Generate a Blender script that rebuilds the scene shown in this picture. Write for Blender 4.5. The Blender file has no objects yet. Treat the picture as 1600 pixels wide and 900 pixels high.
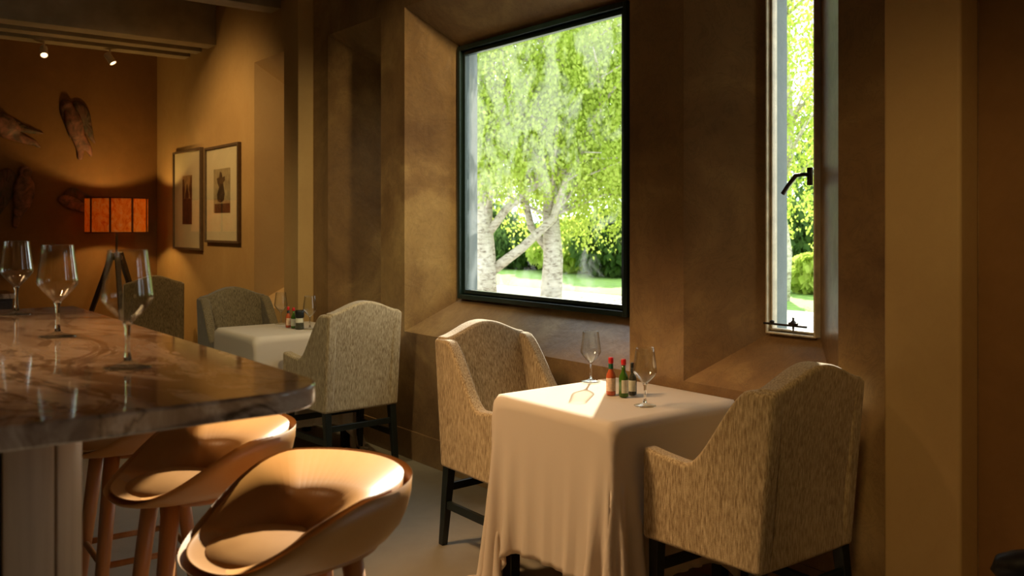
import bpy, math, random
import numpy as np
from mathutils import Vector, Matrix
import bmesh
random.seed(7)
RNG = np.random.RandomState(11)
C = bpy.context.scene.collection
SC = bpy.context.scene
PI = math.pi

# ------------------------------------------------------------------ camera, world, sun, exposure
CAM_Z = 1.42
VIEW = Vector((-.788, .616, 0)).normalized()
RIGHT = Vector((VIEW.y, -VIEW.x, 0))
cam_d = bpy.data.cameras.new('camera')
cam = bpy.data.objects.new('camera', cam_d); C.objects.link(cam)
cam.location = (0, 0, CAM_Z)
cam.rotation_euler = (PI/2, 0, math.atan2(-VIEW.x, VIEW.y))
cam_d.sensor_width = 36; cam_d.lens = 1400/1600*36; cam_d.shift_y = -97/1600
cam_d.clip_start = .05; cam_d.clip_end = 500
cam_d.dof.use_dof = True; cam_d.dof.focus_distance = 4.0; cam_d.dof.aperture_fstop = 4.5
SC.camera = cam

W = bpy.data.worlds.new('sky'); SC.world = W; W.use_nodes = True
W.node_tree.nodes['Background'].inputs[0].default_value = (.88, .95, 1, 1)
W.node_tree.nodes['Background'].inputs[1].default_value = 3.6

SUN_TO = Vector((.65, -.76, -.48)).normalized()      # direction the sunlight travels
sd = bpy.data.lights.new('sun', 'SUN'); so = bpy.data.objects.new('sun', sd); C.objects.link(so)
sd.energy = 14; sd.angle = .012; sd.color = (1, .88, .70)
so.rotation_euler = SUN_TO.to_track_quat('-Z', 'Y').to_euler(); so.location = (-8, 9, 6)

SC.view_settings.view_transform = 'Standard'; SC.view_settings.look = 'None'
SC.view_settings.exposure = 0.0; SC.view_settings.gamma = 1
SC.view_settings.use_curve_mapping = False
SC.cycles.max_bounces = 14; SC.cycles.transmission_bounces = 12; SC.cycles.transparent_max_bounces = 24
SC.cycles.diffuse_bounces = 6; SC.cycles.sample_clamp_indirect = 6

def spot(name, loc, target, power, size=60, col=(1, .62, .30), r=.05, blend=.8):
    d = bpy.data.lights.new(name, 'SPOT'); o = bpy.data.objects.new(name, d); C.objects.link(o)
    d.energy = power; d.spot_size = math.radians(size); d.spot_blend = blend; d.color = col; d.shadow_soft_size = r
    o.location = loc; o.rotation_euler = (Vector(target)-Vector(loc)).to_track_quat('-Z', 'Y').to_euler()
    return o
# unseen warm spots under the ceiling, without heads; some only added to brighten
spot('unseen_spot', (-3.5, .35, 3.2), (-2.62, 2.2, .40), 430, 38, r=.3)
spot('unseen_spot', (-.3, .0, 3.3), (-1.40, 2.76, 1.15), 140, 32, (1, .66, .26), r=.3)
spot('unseen_spot', (-3.6, -.8, 3.2), (-2.3, .5, .9), 26, 50, r=.2)
spot('unseen_spot', (-2.5, -.3, 3.2), (-2.3, 0, 1.1), 130, 50, r=.1)  # added to brighten the marble top, no fixture known here
spot('unseen_spot', (-2.7, 2.50, 3.25), (-4.70, 2.98, 1.75), 170, 58, (1, .76, .36), r=.08)  # added accent that turns the big window's side reveal golden
spot('unseen_spot', (-4.2, .5, 3.2), (-5.2, 2.5, .8), 105, 60, (1, .84, .50), r=.2)
spot('unseen_spot', (-7.4, 1.1, 3.2), (-7.6, 2.88, 1.7), 150, 80, (1, .62, .25), blend=1, r=.2)

# ------------------------------------------------------------------ helpers
def _mesh(name, verts, faces, mats, smooth=False, midx=None):
    me = bpy.data.meshes.new(name)
    me.from_pydata([tuple(v) for v in verts], [], [tuple(f) for f in faces])
    for m in mats: me.materials.append(m)
    if midx: me.polygons.foreach_set('material_index', midx)
    me.update()
    bm = bmesh.new(); bm.from_mesh(me); bmesh.ops.recalc_face_normals(bm, faces=bm.faces); bm.to_mesh(me); bm.free()
    if smooth: me.polygons.foreach_set('use_smooth', [True]*len(me.polygons))
    return me

class MB:
    def __init__(s): s.v = []; s.f = []; s.m = []
    def add(s, vs, fs, mi=0):
        n = len(s.v); s.v += [tuple(v) for v in vs]; s.f += [tuple(i+n for i in f) for f in fs]; s.m += [mi]*len(fs); return s
    def box(s, a, b, mi=0):
        x0, y0, z0 = a; x1, y1, z1 = b
        return s.add([(x0,y0,z0),(x1,y0,z0),(x1,y1,z0),(x0,y1,z0),(x0,y0,z1),(x1,y0,z1),(x1,y1,z1),(x0,y1,z1)],
                     [(0,3,2,1),(4,5,6,7),(0,1,5,4),(1,2,6,5),(2,3,7,6),(3,0,4,7)], mi)
    def bar(s, p, q, w, h, w2=None, h2=None, up=(0,0,1), mi=0):   # tapered rectangular bar p->q
        p = Vector(p); q = Vector(q); d = (q-p).normalized(); u = Vector(up)
        if abs(d.dot(u)) > .95: u = Vector((1,0,0))
        a = d.cross(u).normalized(); b = a.cross(d).normalized()
        w2 = w if w2 is None else w2; h2 = h if h2 is None else h2
        vs = [c + a*sx*ww/2 + b*sy*hh/2 for c, ww, hh in ((p,w,h),(q,w2,h2)) for sx, sy in ((-1,-1),(1,-1),(1,1),(-1,1))]
        return s.add(vs, [(0,1,2,3),(7,6,5,4),(0,4,5,1),(1,5,6,2),(2,6,7,3),(3,7,4,0)], mi)
    def tube(s, pts, rad, n=12, mi=0, squash=None):
        pts = [Vector(p) for p in pts]
        if not isinstance(rad, (list, tuple)): rad = [rad]*len(pts)
        prev = None; rings = []
        for i, p in enumerate(pts):
            d = (pts[min(i+1, len(pts)-1)] - pts[max(i-1, 0)]).normalized()
            if prev is None:
                u = Vector((0,0,1)) if abs(d.z) < .9 else Vector((1,0,0)); a = d.cross(u).normalized()
            else:
                a = (prev - d*prev.dot(d)).normalized()
            prev = a; b = d.cross(a)
            rings.append([p + (a*math.cos(2*PI*k/n) + b*math.sin(2*PI*k/n))*rad[i] for k in range(n)])
        vs = [v for r in rings for v in r]; fs = []
        for i in range(len(rings)-1):
            for k in range(n): fs.append((i*n+k, i*n+(k+1)%n, (i+1)*n+(k+1)%n, (i+1)*n+k))
        fs.append(tuple(range(n))); m = (len(rings)-1)*n; fs.append(tuple(range(m+n-1, m-1, -1)))
        return s.add(vs, fs, mi)
    def lathe(s, prof, n=32, c=(0,0,0), mi=0, closed=False):     # prof [(r,z)]
        vs = []; idx = []
        for r, z in prof:
            if r < 1e-6: idx.append([len(vs)]*n); vs.append((c[0], c[1], c[2]+z))
            else:
                idx.append(list(range(len(vs), len(vs)+n)))
                vs += [(c[0]+r*math.cos(2*PI*k/n), c[1]+r*math.sin(2*PI*k/n), c[2]+z) for k in range(n)]
        fs = []
        P = len(prof)
        for i in range(P if closed else P-1):
            A = idx[i]; B = idx[(i+1) % P]
            for k in range(n):
                f = []
                for q in (A[k], A[(k+1)%n], B[(k+1)%n], B[k]):
                    if q not in f: f.append(q)
                if len(f) > 2: fs.append(tuple(f))
        return s.add(vs, fs, mi)
    def prism(s, poly, fn, mi=0):     # poly 2D list; fn(u,v,k) -> point for the two caps k=0,1
        n = len(poly)
        vs = [fn(u, v, 0) for u, v in poly] + [fn(u, v, 1) for u, v in poly]
        fs = [tuple(range(n)), tuple(range(2*n-1, n-1, -1))] + [(i, (i+1)%n, n+(i+1)%n, n+i) for i in range(n)]
        return s.add(vs, fs, mi)
    def build(s, name, mats, parent=None, smooth=False, bevel=0, seg=3, sub=0, loc=None, ang=35):
        if not isinstance(mats, (list, tuple)): mats = [mats]
        me = _mesh(name, s.v, s.f, mats, smooth or bevel > 0, s.m)
        o = bpy.data.objects.new(name, me); C.objects.link(o)
        if parent: o.parent = parent
        if loc: o.location = loc
        if bevel:
            b = o.modifiers.new('b', 'BEVEL'); b.width = bevel; b.segments = seg; b.limit_method = 'ANGLE'; b.angle_limit = math.radians(ang)
            b.harden_normals = False
            w = o.modifiers.new('wn', 'WEIGHTED_NORMAL')
        if sub:
            m = o.modifiers.new('s', 'SUBSURF'); m.levels = sub; m.render_levels = sub
        return o

def tag(o, label=None, cat=None, group=None, kind=None):
    for k, v in (('label', label), ('category', cat), ('group', group), ('kind', kind)):
        if v: o[k] = v
    return o
def empty(name, loc, rz=0, **kw):
    o = bpy.data.objects.new(name, None); C.objects.link(o); o.location = loc; o.rotation_euler = (0,0,rz)
    o.empty_display_size = .1
    return tag(o, **kw)
def copy_tree(o, parent=None):
    c = o.copy(); C.objects.link(c)
    if parent: c.parent = parent
    for ch in list(o.children): copy_tree(ch, c)
    return c
def place(proto, used, loc, rz, label, group):
    o = proto if not used[0] else copy_tree(proto)
    used[0] = True; o.location = loc; o.rotation_euler = (0,0,rz); o['label'] = label; o['group'] = group
    return o

# ------------------------------------------------------------------ materials
def mat(name):
    m = bpy.data.materials.new(name); m.use_nodes = True
    nt = m.node_tree; return m, nt, nt.nodes['Principled BSDF']
def N(nt, t, **kw):
    n = nt.nodes.new(t)
    for k, v in kw.items():
        if k in n.inputs: n.inputs[k].default_value = v
        else: setattr(n, k, v)
    return n
def coords(nt, scale=(1,1,1), out='Object'):
    tc = N(nt, 'ShaderNodeTexCoord'); mp = N(nt, 'ShaderNodeMapping'); mp.inputs['Scale'].default_value = scale
    nt.links.new(tc.outputs[out], mp.inputs[0]); return mp.outputs[0]
def ramp(nt, fac, stops):
    r = N(nt, 'ShaderNodeValToRGB'); e = r.color_ramp.elements
    e[0].position, e[0].color = stops[0][0], (*stops[0][1], 1)
    e[1].position, e[1].color = stops[-1][0], (*stops[-1][1], 1)
    for p, c in stops[1:-1]:
        q = e.new(p); q.color = (*c, 1)
    nt.links.new(fac, r.inputs[0]); return r.outputs[0]
def noise(nt, vec, scale, detail=4, rough=.55, dist=0):
    n = N(nt, 'ShaderNodeTexNoise'); n.inputs['Scale'].default_value = scale; n.inputs['Detail'].default_value = detail
    n.inputs['Roughness'].default_value = rough; n.inputs['Distortion'].default_value = dist
    nt.links.new(vec, n.inputs['Vector']); return n.outputs['Fac']
def bump(nt, b, h, strength=.3, dist=.01):
    n = N(nt, 'ShaderNodeBump'); n.inputs['Strength'].default_value = strength; n.inputs['Distance'].default_value = dist
    nt.links.new(h, n.inputs['Height']); nt.links.new(n.outputs[0], b.inputs['Normal'])
def mixf(nt, a, b, f=.5, op='ADD'):
    n = N(nt, 'ShaderNodeMath', operation=op); nt.links.new(a, n.inputs[0])
    if isinstance(b, (int, float)): n.inputs[1].default_value = b
    else: nt.links.new(b, n.inputs[1])
    return n.outputs[0]

def plain(name, col, rough=.5, metal=0, spec=.5, nscale=0, namt=.15, bs=0):
    m, nt, b = mat(name)
    b.inputs['Roughness'].default_value = rough; b.inputs['Metallic'].default_value = metal; b.inputs['Specular IOR Level'].default_value = spec
    v = coords(nt); f = noise(nt, v, nscale or 12, 3)
    lo = tuple(c*(1-namt) for c in col); hi = tuple(min(1, c*(1+namt)) for c in col)
    nt.links.new(ramp(nt, f, [(.3, lo), (.7, hi)]), b.inputs['Base Color'])
    if bs: bump(nt, b, f, bs, .003)
    return m

def plaster(name, c0, c1, c2, rough, trowel, bs):
    m, nt, b = mat(name); v = coords(nt)
    big = noise(nt, v, 1.6, 6, .62, .6)
    col = ramp(nt, big, [(.28, c0), (.5, c1), (.72, c2)])
    # dark scuffs left by the trowel
    vs = coords(nt, (1.3, 1.3, 1)); sc = noise(nt, vs, 7, 8, .72, 2.2)
    mk = ramp(nt, sc, [(.50, (1,1,1)), (.535, (1-trowel,)*3), (.57, (1,1,1))])
    mx = N(nt, 'ShaderNodeMixRGB', blend_type='MULTIPLY'); mx.inputs[0].default_value = 1
    nt.links.new(col, mx.inputs[1]); nt.links.new(mk, mx.inputs[2]); nt.links.new(mx.outputs[0], b.inputs['Base Color'])
    h = mixf(nt, noise(nt, v, 7, 5, .55, .4), mixf(nt, noise(nt, v, 2.0, 3), 1.5, op='MULTIPLY'), op='ADD')
    bump(nt, b, h, bs, .02)
    if name == 'brown_plaster': b.inputs['Coat Weight'].default_value = .5; b.inputs['Coat Roughness'].default_value = .28
    r = ramp(nt, sc, [(.3, (rough-.08,)*3), (.7, (rough+.1,)*3)]); nt.links.new(r, b.inputs['Roughness'])
    return m
M = {}
M['brown'] = plaster('brown_plaster', (.15,.078,.033), (.26,.15,.062), (.50,.33,.135), .42, .20, .30)
M['ochre'] = plaster('ochre_plaster', (.46,.29,.115), (.50,.325,.13), (.54,.36,.15), .6, .03, .06)
M['umber'] = plaster('umber_wall', (.19,.085,.020), (.225,.105,.026), (.26,.125,.032), .7, .03, .06)
M['outer'] = plaster('outer_render', (.13,.16,.16), (.16,.19,.19), (.20,.23,.225), .8, .1, .2)
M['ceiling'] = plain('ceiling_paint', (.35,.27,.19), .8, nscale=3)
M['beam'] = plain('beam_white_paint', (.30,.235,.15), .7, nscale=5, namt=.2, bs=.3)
M['legs'] = plain('black_green_stained_wood', (.010,.014,.012), .35, nscale=20, namt=.3)
M['green'] = plain('dark_green_paint', (.014,.030,.026), .3, nscale=20)
M['cream'] = plain('cream_window_paint', (.62,.54,.40), .5, nscale=18, namt=.2)
M['iron'] = plain('dark_iron', (.045,.035,.03), .45, .8, nscale=30)
M['steel'] = plain('brushed_steel', (.20,.22,.23), .35, .9, nscale=40)
M['black'] = plain('black_leather', (.018,.014,.012), .45, nscale=60)
M['frame'] = plain('bronze_frame', (.16,.11,.065), .4, .3, nscale=30)
M['mat'] = plain('cream_mat_board', (.82,.68,.46), .75, nscale=4, namt=.05)
M['white'] = plain('white_enamel', (.7,.6,.5), .4, nscale=5, namt=.05)
M['gravel'] = plain('pale_gravel', (.62,.58,.50), .9, nscale=6, namt=.2)
M['grass'] = plain('grass_green', (.20,.34,.06), .9, nscale=5, namt=.35)
M['redcap'] = plain('red_plastic_cap', (.62,.02,.02), .35)
M['greencap'] = plain('green_foil', (.01,.10,.04), .4)
M['label'] = plain('paper_label', (.62,.60,.46), .7, nscale=60, namt=.12)
M['labelr'] = plain('cream_and_orange_label', (.75,.52,.36), .7, nscale=90, namt=.25)
M['darkcap'] = plain('dark_plastic_cap', (.012,.016,.014), .4)

def m_floor():
    m, nt, b = mat('polished_concrete'); v = coords(nt)
    f = noise(nt, v, 1.3, 7, .6, .5)
    nt.links.new(ramp(nt, f, [(.3, (.25,.215,.16)), (.7, (.36,.32,.245))]), b.inputs['Base Color'])
    nt.links.new(ramp(nt, noise(nt, v, 4, 5), [(.3, (.28,)*3), (.7, (.45,)*3)]), b.inputs['Roughness'])
    return m
M['floor'] = m_floor()

def m_fabric(name, dark, mid, light):
    m, nt, b = mat(name)
    v = coords(nt, (230, 230, 30)); f = noise(nt, v, 1, 3, .6)
    v2 = coords(nt, (60, 60, 60)); g = noise(nt, v2, 4, 3)
    v3 = coords(nt, (3, 3, 2)); k = noise(nt, v3, 1, 3)
    s = mixf(nt, f, mixf(nt, k, .25, op='MULTIPLY'), op='ADD')
    nt.links.new(ramp(nt, s, [(.46, dark), (.60, mid), (.78, light)]), b.inputs['Base Color'])
    b.inputs['Roughness'].default_value = .9; b.inputs['Sheen Weight'].default_value = .35; b.inputs['Sheen Roughness'].default_value = .4
    b.inputs['Specular IOR Level'].default_value = .15
    bump(nt, b, mixf(nt, f, g), .5, .002)
    return m
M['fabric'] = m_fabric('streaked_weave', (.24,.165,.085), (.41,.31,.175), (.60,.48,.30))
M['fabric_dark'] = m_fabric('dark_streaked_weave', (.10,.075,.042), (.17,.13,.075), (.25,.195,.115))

def m_cloth():
    m, nt, b = mat('white_linen')
    b.inputs['Base Color'].default_value = (.80,.72,.60,1); b.inputs['Roughness'].default_value = .85
    b.inputs['Specular IOR Level'].default_value = .15
    v = coords(nt, (700, 700, 700)); bump(nt, b, noise(nt, v, 1, 2), .12, .001)
    tr = N(nt, 'ShaderNodeBsdfTranslucent'); tr.inputs['Color'].default_value = (.85,.62,.42,1)
    mx = N(nt, 'ShaderNodeMixShader'); mx.inputs[0].default_value = .30
    nt.links.new(b.outputs[0], mx.inputs[1]); nt.links.new(tr.outputs[0], mx.inputs[2])
    nt.links.new(mx.outputs[0], nt.nodes['Material Output'].inputs[0]); return m
M['cloth'] = m_cloth()

def m_marble():
    m, nt, b = mat('brown_veined_marble'); v = coords(nt)
    w = noise(nt, coords(nt, (1.6, 3.2, 4)), 1.2, 9, .62, 1.4)
    col = ramp(nt, w, [(.25, (.09,.05,.03)), (.42, (.27,.175,.115)), (.50, (.55,.41,.30)), (.60, (.36,.245,.17)), (.75, (.62,.49,.38))])
    vn = noise(nt, coords(nt, (1.3, 2.6, 3)), 1.3, 8, .6, 2.2)
    mk = ramp(nt, vn, [(.465, (1,1,1)), (.50, (.16,.12,.10)), (.53, (1,1,1))])
    mx = N(nt, 'ShaderNodeMixRGB', blend_type='MULTIPLY'); mx.inputs[0].default_value = .85
    nt.links.new(col, mx.inputs[1]); nt.links.new(mk, mx.inputs[2]); nt.links.new(mx.outputs[0], b.inputs['Base Color'])
    b.inputs['Roughness'].default_value = .07; b.inputs['Specular IOR Level'].default_value = .6
    return m
M['marble'] = m_marble()

def m_wood(name, c0, c1, rough=.45, sc=(30, 30, 1.5), rings=1.0):
    m, nt, b = mat(name); f = noise(nt, coords(nt, sc), rings, 5, .55, .8)
    nt.links.new(ramp(nt, f, [(.3, c0), (.7, c1)]), b.inputs['Base Color']); b.inputs['Roughness'].default_value = rough
    return m
M['board'] = m_wood('bar_boards', (.32,.215,.13), (.42,.29,.18), .5)
M['leg_wood'] = m_wood('orange_oak', (.33,.125,.03), (.44,.18,.05), .38)
M['shell'] = m_wood('tan_leather_shell', (.44,.20,.052), (.50,.24,.07), .42, (6, 6, 6))
M['tripod'] = m_wood('dark_tripod_wood', (.02,.012,.01), (.04,.02,.015), .4)

def m_glass(name, col=(1,1,1), ior=1.5, rough=0):
    m, nt, b = mat(name); b.inputs['Base Color'].default_value = (*col, 1)
    b.inputs['Transmission Weight'].default_value = 1; b.inputs['IOR'].default_value = ior; b.inputs['Roughness'].default_value = rough
    return m
M['stemglass'] = m_glass('clear_crystal', (.99,1,.99))
M['greenglass'] = m_glass('green_bottle_glass', (.20,.50,.06))
M['redsauce'] = plain('orange_red_sauce', (.50,.10,.035), .15)
M['greensauce'] = plain('green_sauce', (.05,.13,.012), .15)
M['darksauce'] = plain('dark_peppercorns', (.05,.05,.03), .3, nscale=150, namt=.8)

def m_thin(name, tint=(1,1,1), pw=4.0):    # thin blown glass / panes: fresnel mirror over clear
    m, nt, b = mat(name); nt.nodes.remove(b)
    t = N(nt, 'ShaderNodeBsdfTransparent'); t.inputs[0].default_value = (*tint, 1)
    g = N(nt, 'ShaderNodeBsdfGlossy'); g.inputs['Roughness'].default_value = .01
    fr = N(nt, 'ShaderNodeLayerWeight'); fr.inputs[0].default_value = .5
    mx = N(nt, 'ShaderNodeMixShader')
    sch = mixf(nt, mixf(nt, mixf(nt, fr.outputs['Facing'], pw, op='POWER'), .9, op='MULTIPLY'), .035, op='ADD')
    nt.links.new(sch, mx.inputs[0]); nt.links.new(t.outputs[0], mx.inputs[1]); nt.links.new(g.outputs[0], mx.inputs[2])
    nt.links.new(mx.outputs[0], nt.nodes['Material Output'].inputs[0]); return m
M['bowlglass'] = m_thin('thin_blown_glass', (.97,.98,.97), 2.6)

M['footglass'] = m_thin('thin_foot_glass', (.97,1,.98), 3.4)
def m_pane():                       # pane with whitish wisps painted in for bloom and smudges on the glass
    m, nt, b = mat('bloom_smudge_pane'); nt.nodes.remove(b)
    t = N(nt, 'ShaderNodeBsdfTransparent'); t.inputs[0].default_value = (.97,.99,.98,1)
    g = N(nt, 'ShaderNodeBsdfGlossy'); g.inputs['Roughness'].default_value = .02
    fr = N(nt, 'ShaderNodeValue'); fr.outputs[0].default_value = .05
    mx = N(nt, 'ShaderNodeMixShader')
    nt.links.new(fr.outputs[0], mx.inputs[0]); nt.links.new(t.outputs[0], mx.inputs[1]); nt.links.new(g.outputs[0], mx.inputs[2])
    d = N(nt, 'ShaderNodeBsdfTranslucent'); d.inputs[0].default_value = (.9,.95,.95,1)
    f = noise(nt, coords(nt, (1.5, 1, 1)), 3.2, 7, .68, .6); sp = noise(nt, coords(nt, (1, 1, .8)), 1.1, 2, .5)
    f2 = mixf(nt, mixf(nt, f, sp, op='MULTIPLY'), 3.0, op='MULTIPLY')
    r = ramp(nt, f2, [(.84, (.0,)*3), (1.0, (.035,)*3)])
    m2 = N(nt, 'ShaderNodeMixShader'); nt.links.new(r, m2.inputs[0]); nt.links.new(mx.outputs[0], m2.inputs[1]); nt.links.new(d.outputs[0], m2.inputs[2])
    nt.links.new(m2.outputs[0], nt.nodes['Material Output'].inputs[0]); return m
M['pane'] = m_pane()
M['clearpane'] = m_thin('clear_pane', (.97,.99,.98), 6.0)

def m_leaf(name, c0, c1):
    m, nt, b = mat(name); nt.nodes.remove(b)
    f = noise(nt, coords(nt), 3.5, 3)
    col = ramp(nt, f, [(.3, c0), (.7, c1)])
    d = N(nt, 'ShaderNodeBsdfDiffuse'); t = N(nt, 'ShaderNodeBsdfTranslucent'); mx = N(nt, 'ShaderNodeMixShader'); mx.inputs[0].default_value = .55
    for q in (d, t): nt.links.new(col, q.inputs[0])
    nt.links.new(d.outputs[0], mx.inputs[1]); nt.links.new(t.outputs[0], mx.inputs[2])
    nt.links.new(mx.outputs[0], nt.nodes['Material Output'].inputs[0]); return m
M['leaf'] = m_leaf('birch_leaf', (.33,.45,.05), (.62,.70,.18))
M['leaf_dark'] = m_leaf('shrub_leaf', (.05,.10,.03), (.12,.20,.05))

def m_bark():
    m, nt, b = mat('birch_bark')
    f = noise(nt, coords(nt, (4, 4, 9)), 2, 7, .7, .5)
    nt.links.new(ramp(nt, f, [(.36, (.16,.12,.09)), (.47, (.50,.44,.36)), (.7, (.72,.66,.56))]), b.inputs['Base Color'])
    b.inputs['Roughness'].default_value = .8; bump(nt, b, f, .5, .03); return m
M['bark'] = m_bark()

def m_shade():
    m, nt, b = mat('orange_bark_paper'); nt.nodes.remove(b)
    f = noise(nt, coords(nt, (14, 14, 10)), 1, 8, .75, 1.5)
    col = ramp(nt, f, [(.34, (.80,.20,.03)), (.5, (1,.52,.12)), (.64, (1,.74,.34))])
    d = N(nt, 'ShaderNodeBsdfDiffuse'); t = N(nt, 'ShaderNodeBsdfTranslucent'); mx = N(nt, 'ShaderNodeMixShader'); mx.inputs[0].default_value = .5
    for q in (d, t): nt.links.new(col, q.inputs[0])
    nt.links.new(d.outputs[0], mx.inputs[1]); nt.links.new(t.outputs[0], mx.inputs[2])
    nt.links.new(mx.outputs[0], nt.nodes['Material Output'].inputs[0]); return m
M['shade'] = m_shade()
M['seam'] = plain('dark_lamp_binding', (.10,.02,.01), .7)
def m_emit(name, col, s):
    m, nt, b = mat(name); b.inputs['Base Color'].default_value = (*col, 1)
    b.inputs['Emission Color'].default_value = (*col, 1); b.inputs['Emission Strength'].default_value = s; return m
M['bulb'] = m_emit('lit_bulb', (1, .72, .42), 3.5)
M['angel'] = m_wood('painted_carved_wood', (.06,.04,.03), (.34,.14,.10), .6, (14, 14, 14))
M['angel_wing'] = m_wood('painted_carved_wing', (.05,.055,.035), (.20,.085,.06), .65, (18, 18, 9))

# ------------------------------------------------------------------ room shell
X_FAR, X_NEAR, Y_WIN, Y_OUT, Y_BACK, Z_CEIL = -9.78, 2.6, 2.88, 3.26, -4.2, 3.42
Y_GL = 3.14                                   # plane of the glazing
SPL = {-5.80: .37}
def sp(a): return SPL.get(a, .24)
SP = .24                                      # how far each splayed reveal runs in
Z0, Z1, ZG0, ZG1 = .77, 2.77, .975, 2.515     # opening at the room face / at the glass
OPEN = [(-7.14, -6.42), (-5.80, -5.05), (-4.76, -2.83), (-2.516, -1.798), (-.55, .17), (.6, 2.2)]
BAY = (-6.03, -1.56)
def wall_right():
    b = MB()
    xs = sorted({X_FAR, X_NEAR, BAY[0], -1.31} | {x for o in OPEN for x in o})
    def mi(x): return 0 if BAY[0] <= x <= -1.31 else (1 if x < BAY[0] else 2)
    for x0, x1 in zip(xs[:-1], xs[1:]):
        inside = any(o[0] <= (x0+x1)/2 <= o[1] for o in OPEN)
        for z0, z1 in ((0, Z0), (Z0, Z1), (Z1, Z_CEIL)):
            if inside and z0 == Z0: continue
            b.add([(x0,Y_WIN,z0),(x1,Y_WIN,z0),(x1,Y_WIN,z1),(x0,Y_WIN,z1)], [(0,1,2,3)], mi((x0+x1)/2))
    for a, c in OPEN:
        m = mi((a+c)/2); ga, gc = a+sp(a), c-.24
        F = [(a,Y_WIN,Z0),(c,Y_WIN,Z0),(c,Y_WIN,Z1),(a,Y_WIN,Z1)]
        G = [(ga,Y_GL,ZG0),(gc,Y_GL,ZG0),(gc,Y_GL,ZG1),(ga,Y_GL,ZG1)]
        H = [(p[0], Y_OUT, p[2]) for p in G]
        b.add(F+G+H, [(i, (i+1)%4, 4+(i+1)%4, 4+i) for i in range(4)], m)
        b.add(G+H, [(i, (i+1)%4, 4+(i+1)%4, 4+i) for i in range(4)], 3)
    # outer face
    xs = sorted({X_FAR-.3, X_NEAR+.3} | {x for o in OPEN for x in (o[0]+sp(o[0]), o[1]-SP)})
    for x0, x1 in zip(xs[:-1], xs[1:]):
        inside = any(o[0]+sp(o[0]) <= (x0+x1)/2 <= o[1]-SP for o in OPEN)
        for z0, z1 in ((-.3, ZG0), (ZG0, ZG1), (ZG1, 4.2)):
            if inside and z0 == ZG0: continue
            b.add([(x0,Y_OUT,z0),(x1,Y_OUT,z0),(x1,Y_OUT,z1),(x0,Y_OUT,z1)], [(0,1,2,3)], 3)
    me = bpy.data.meshes.new('wall_right'); me.from_pydata(b.v, [], b.f)
    for k in ('brown', 'ochre', 'umber', 'outer'): me.materials.append(M[k])
    me.polygons.foreach_set('material_index', b.m); me.update()
    o = bpy.data.objects.new('wall_right', me); C.objects.link(o); o['kind'] = 'structure'
wall_right()
def struct(o): o['kind'] = 'structure'; return o
struct(MB().box((X_FAR-.25, Y_BACK-.2, -.2), (X_NEAR+.2, Y_OUT-.01, 0)).build('floor', M['floor']))
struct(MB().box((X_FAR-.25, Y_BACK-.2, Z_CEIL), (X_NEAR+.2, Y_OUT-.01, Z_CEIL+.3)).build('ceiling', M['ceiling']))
struct(MB().box((X_FAR-.2, Y_BACK-.2, 0), (X_FAR, Y_OUT-.01, Z_CEIL)).build('wall_front', M['umber']))
struct(MB().box((X_NEAR, Y_BACK-.2, 0), (X_NEAR+.2, Y_OUT-.01, Z_CEIL)).build('wall_back', M['umber']))
struct(MB().box((X_FAR, Y_BACK-.2, 0), (X_NEAR, Y_BACK, Z_CEIL)).build('wall_left', M['ochre']))
# shallow ochre pilasters at both ends of the brown bay
struct(MB().box((-6.28, 2.76, 0), (-6.03, Y_WIN, Z_CEIL)).build('trim_1', M['ochre'], bevel=.006))
struct(MB().box((-1.56, 2.76, 0), (-1.31, Y_WIN, Z_CEIL)).build('trim_2', M['ochre'], bevel=.012))
struct(MB().box((BAY[0], Y_WIN-.008, 0), (BAY[1], Y_WIN+.01, .173)).build('baseboard_right', M['brown'], bevel=.003))

# windows
def window(n, a, c, fm, pm, fw=.035, h=.022):
    x0, x1 = a+sp(a), c-SP; b = MB(); y0, y1 = Y_GL-.035, Y_GL+.03; e = .002
    b.box((x0+e,y0,ZG0+e), (x0+fw,y1,ZG1-e)).box((x1-fw,y0,ZG0+e), (x1-e,y1,ZG1-e)).box((x0+fw,y0,ZG0+e), (x1-fw,y1,ZG0+fw)).box((x0+fw,y0,ZG1-fw), (x1-fw,y1,ZG1-e))
    root = struct(b.build('window_%d' % n, fm, bevel=.004))
    q = MB(); g = fw+.006     # inner sash
    q.box((x0+g,y0+.02,ZG0+g), (x0+g+h,y1-.01,ZG1-g)).box((x1-g-h,y0+.02,ZG0+g), (x1-g,y1-.01,ZG1-g)).box((x0+g+h,y0+.02,ZG0+g), (x1-g-h,y1-.01,ZG0+g+h)).box((x0+g+h,y0+.02,ZG1-g-h), (x1-g-h,y1-.01,ZG1-g))
    q.box((x0+fw,y0+.03,ZG0+fw), (x0+g,y1-.012,ZG1-fw)).box((x1-g,y0+.03,ZG0+fw), (x1-fw,y1-.012,ZG1-fw)).box((x0+fw,y0+.03,ZG0+fw),(x1-fw,y1-.012,ZG0+g)).box((x0+fw,y0+.03,ZG1-g),(x1-fw,y1-.012,ZG1-fw))
    q = q.build('window_sash', fm, root, bevel=.003)
    MB().box((x0+g+.01, Y_GL, ZG0+g+.01), (x1-g-.01, Y_GL+.005, ZG1-g-.01)).build('pane', pm, q)
    return root
window(1, -4.76, -2.83, M['green'], M['pane'], .03)
w2 = window(2, -2.516, -1.798, M['cream'], M['clearpane'], .010, .007)
window(3, -5.80, -5.05, M['cream'], M['clearpane'], .010, .007)
window(4, -7.14, -6.42, M['cream'], M['clearpane'], .010, .007)
window(5, -.55, .17, M['cream'], M['clearpane'], .010, .007)
window(6, .6, 2.2, M['green'], M['clearpane'], .03)
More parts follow.
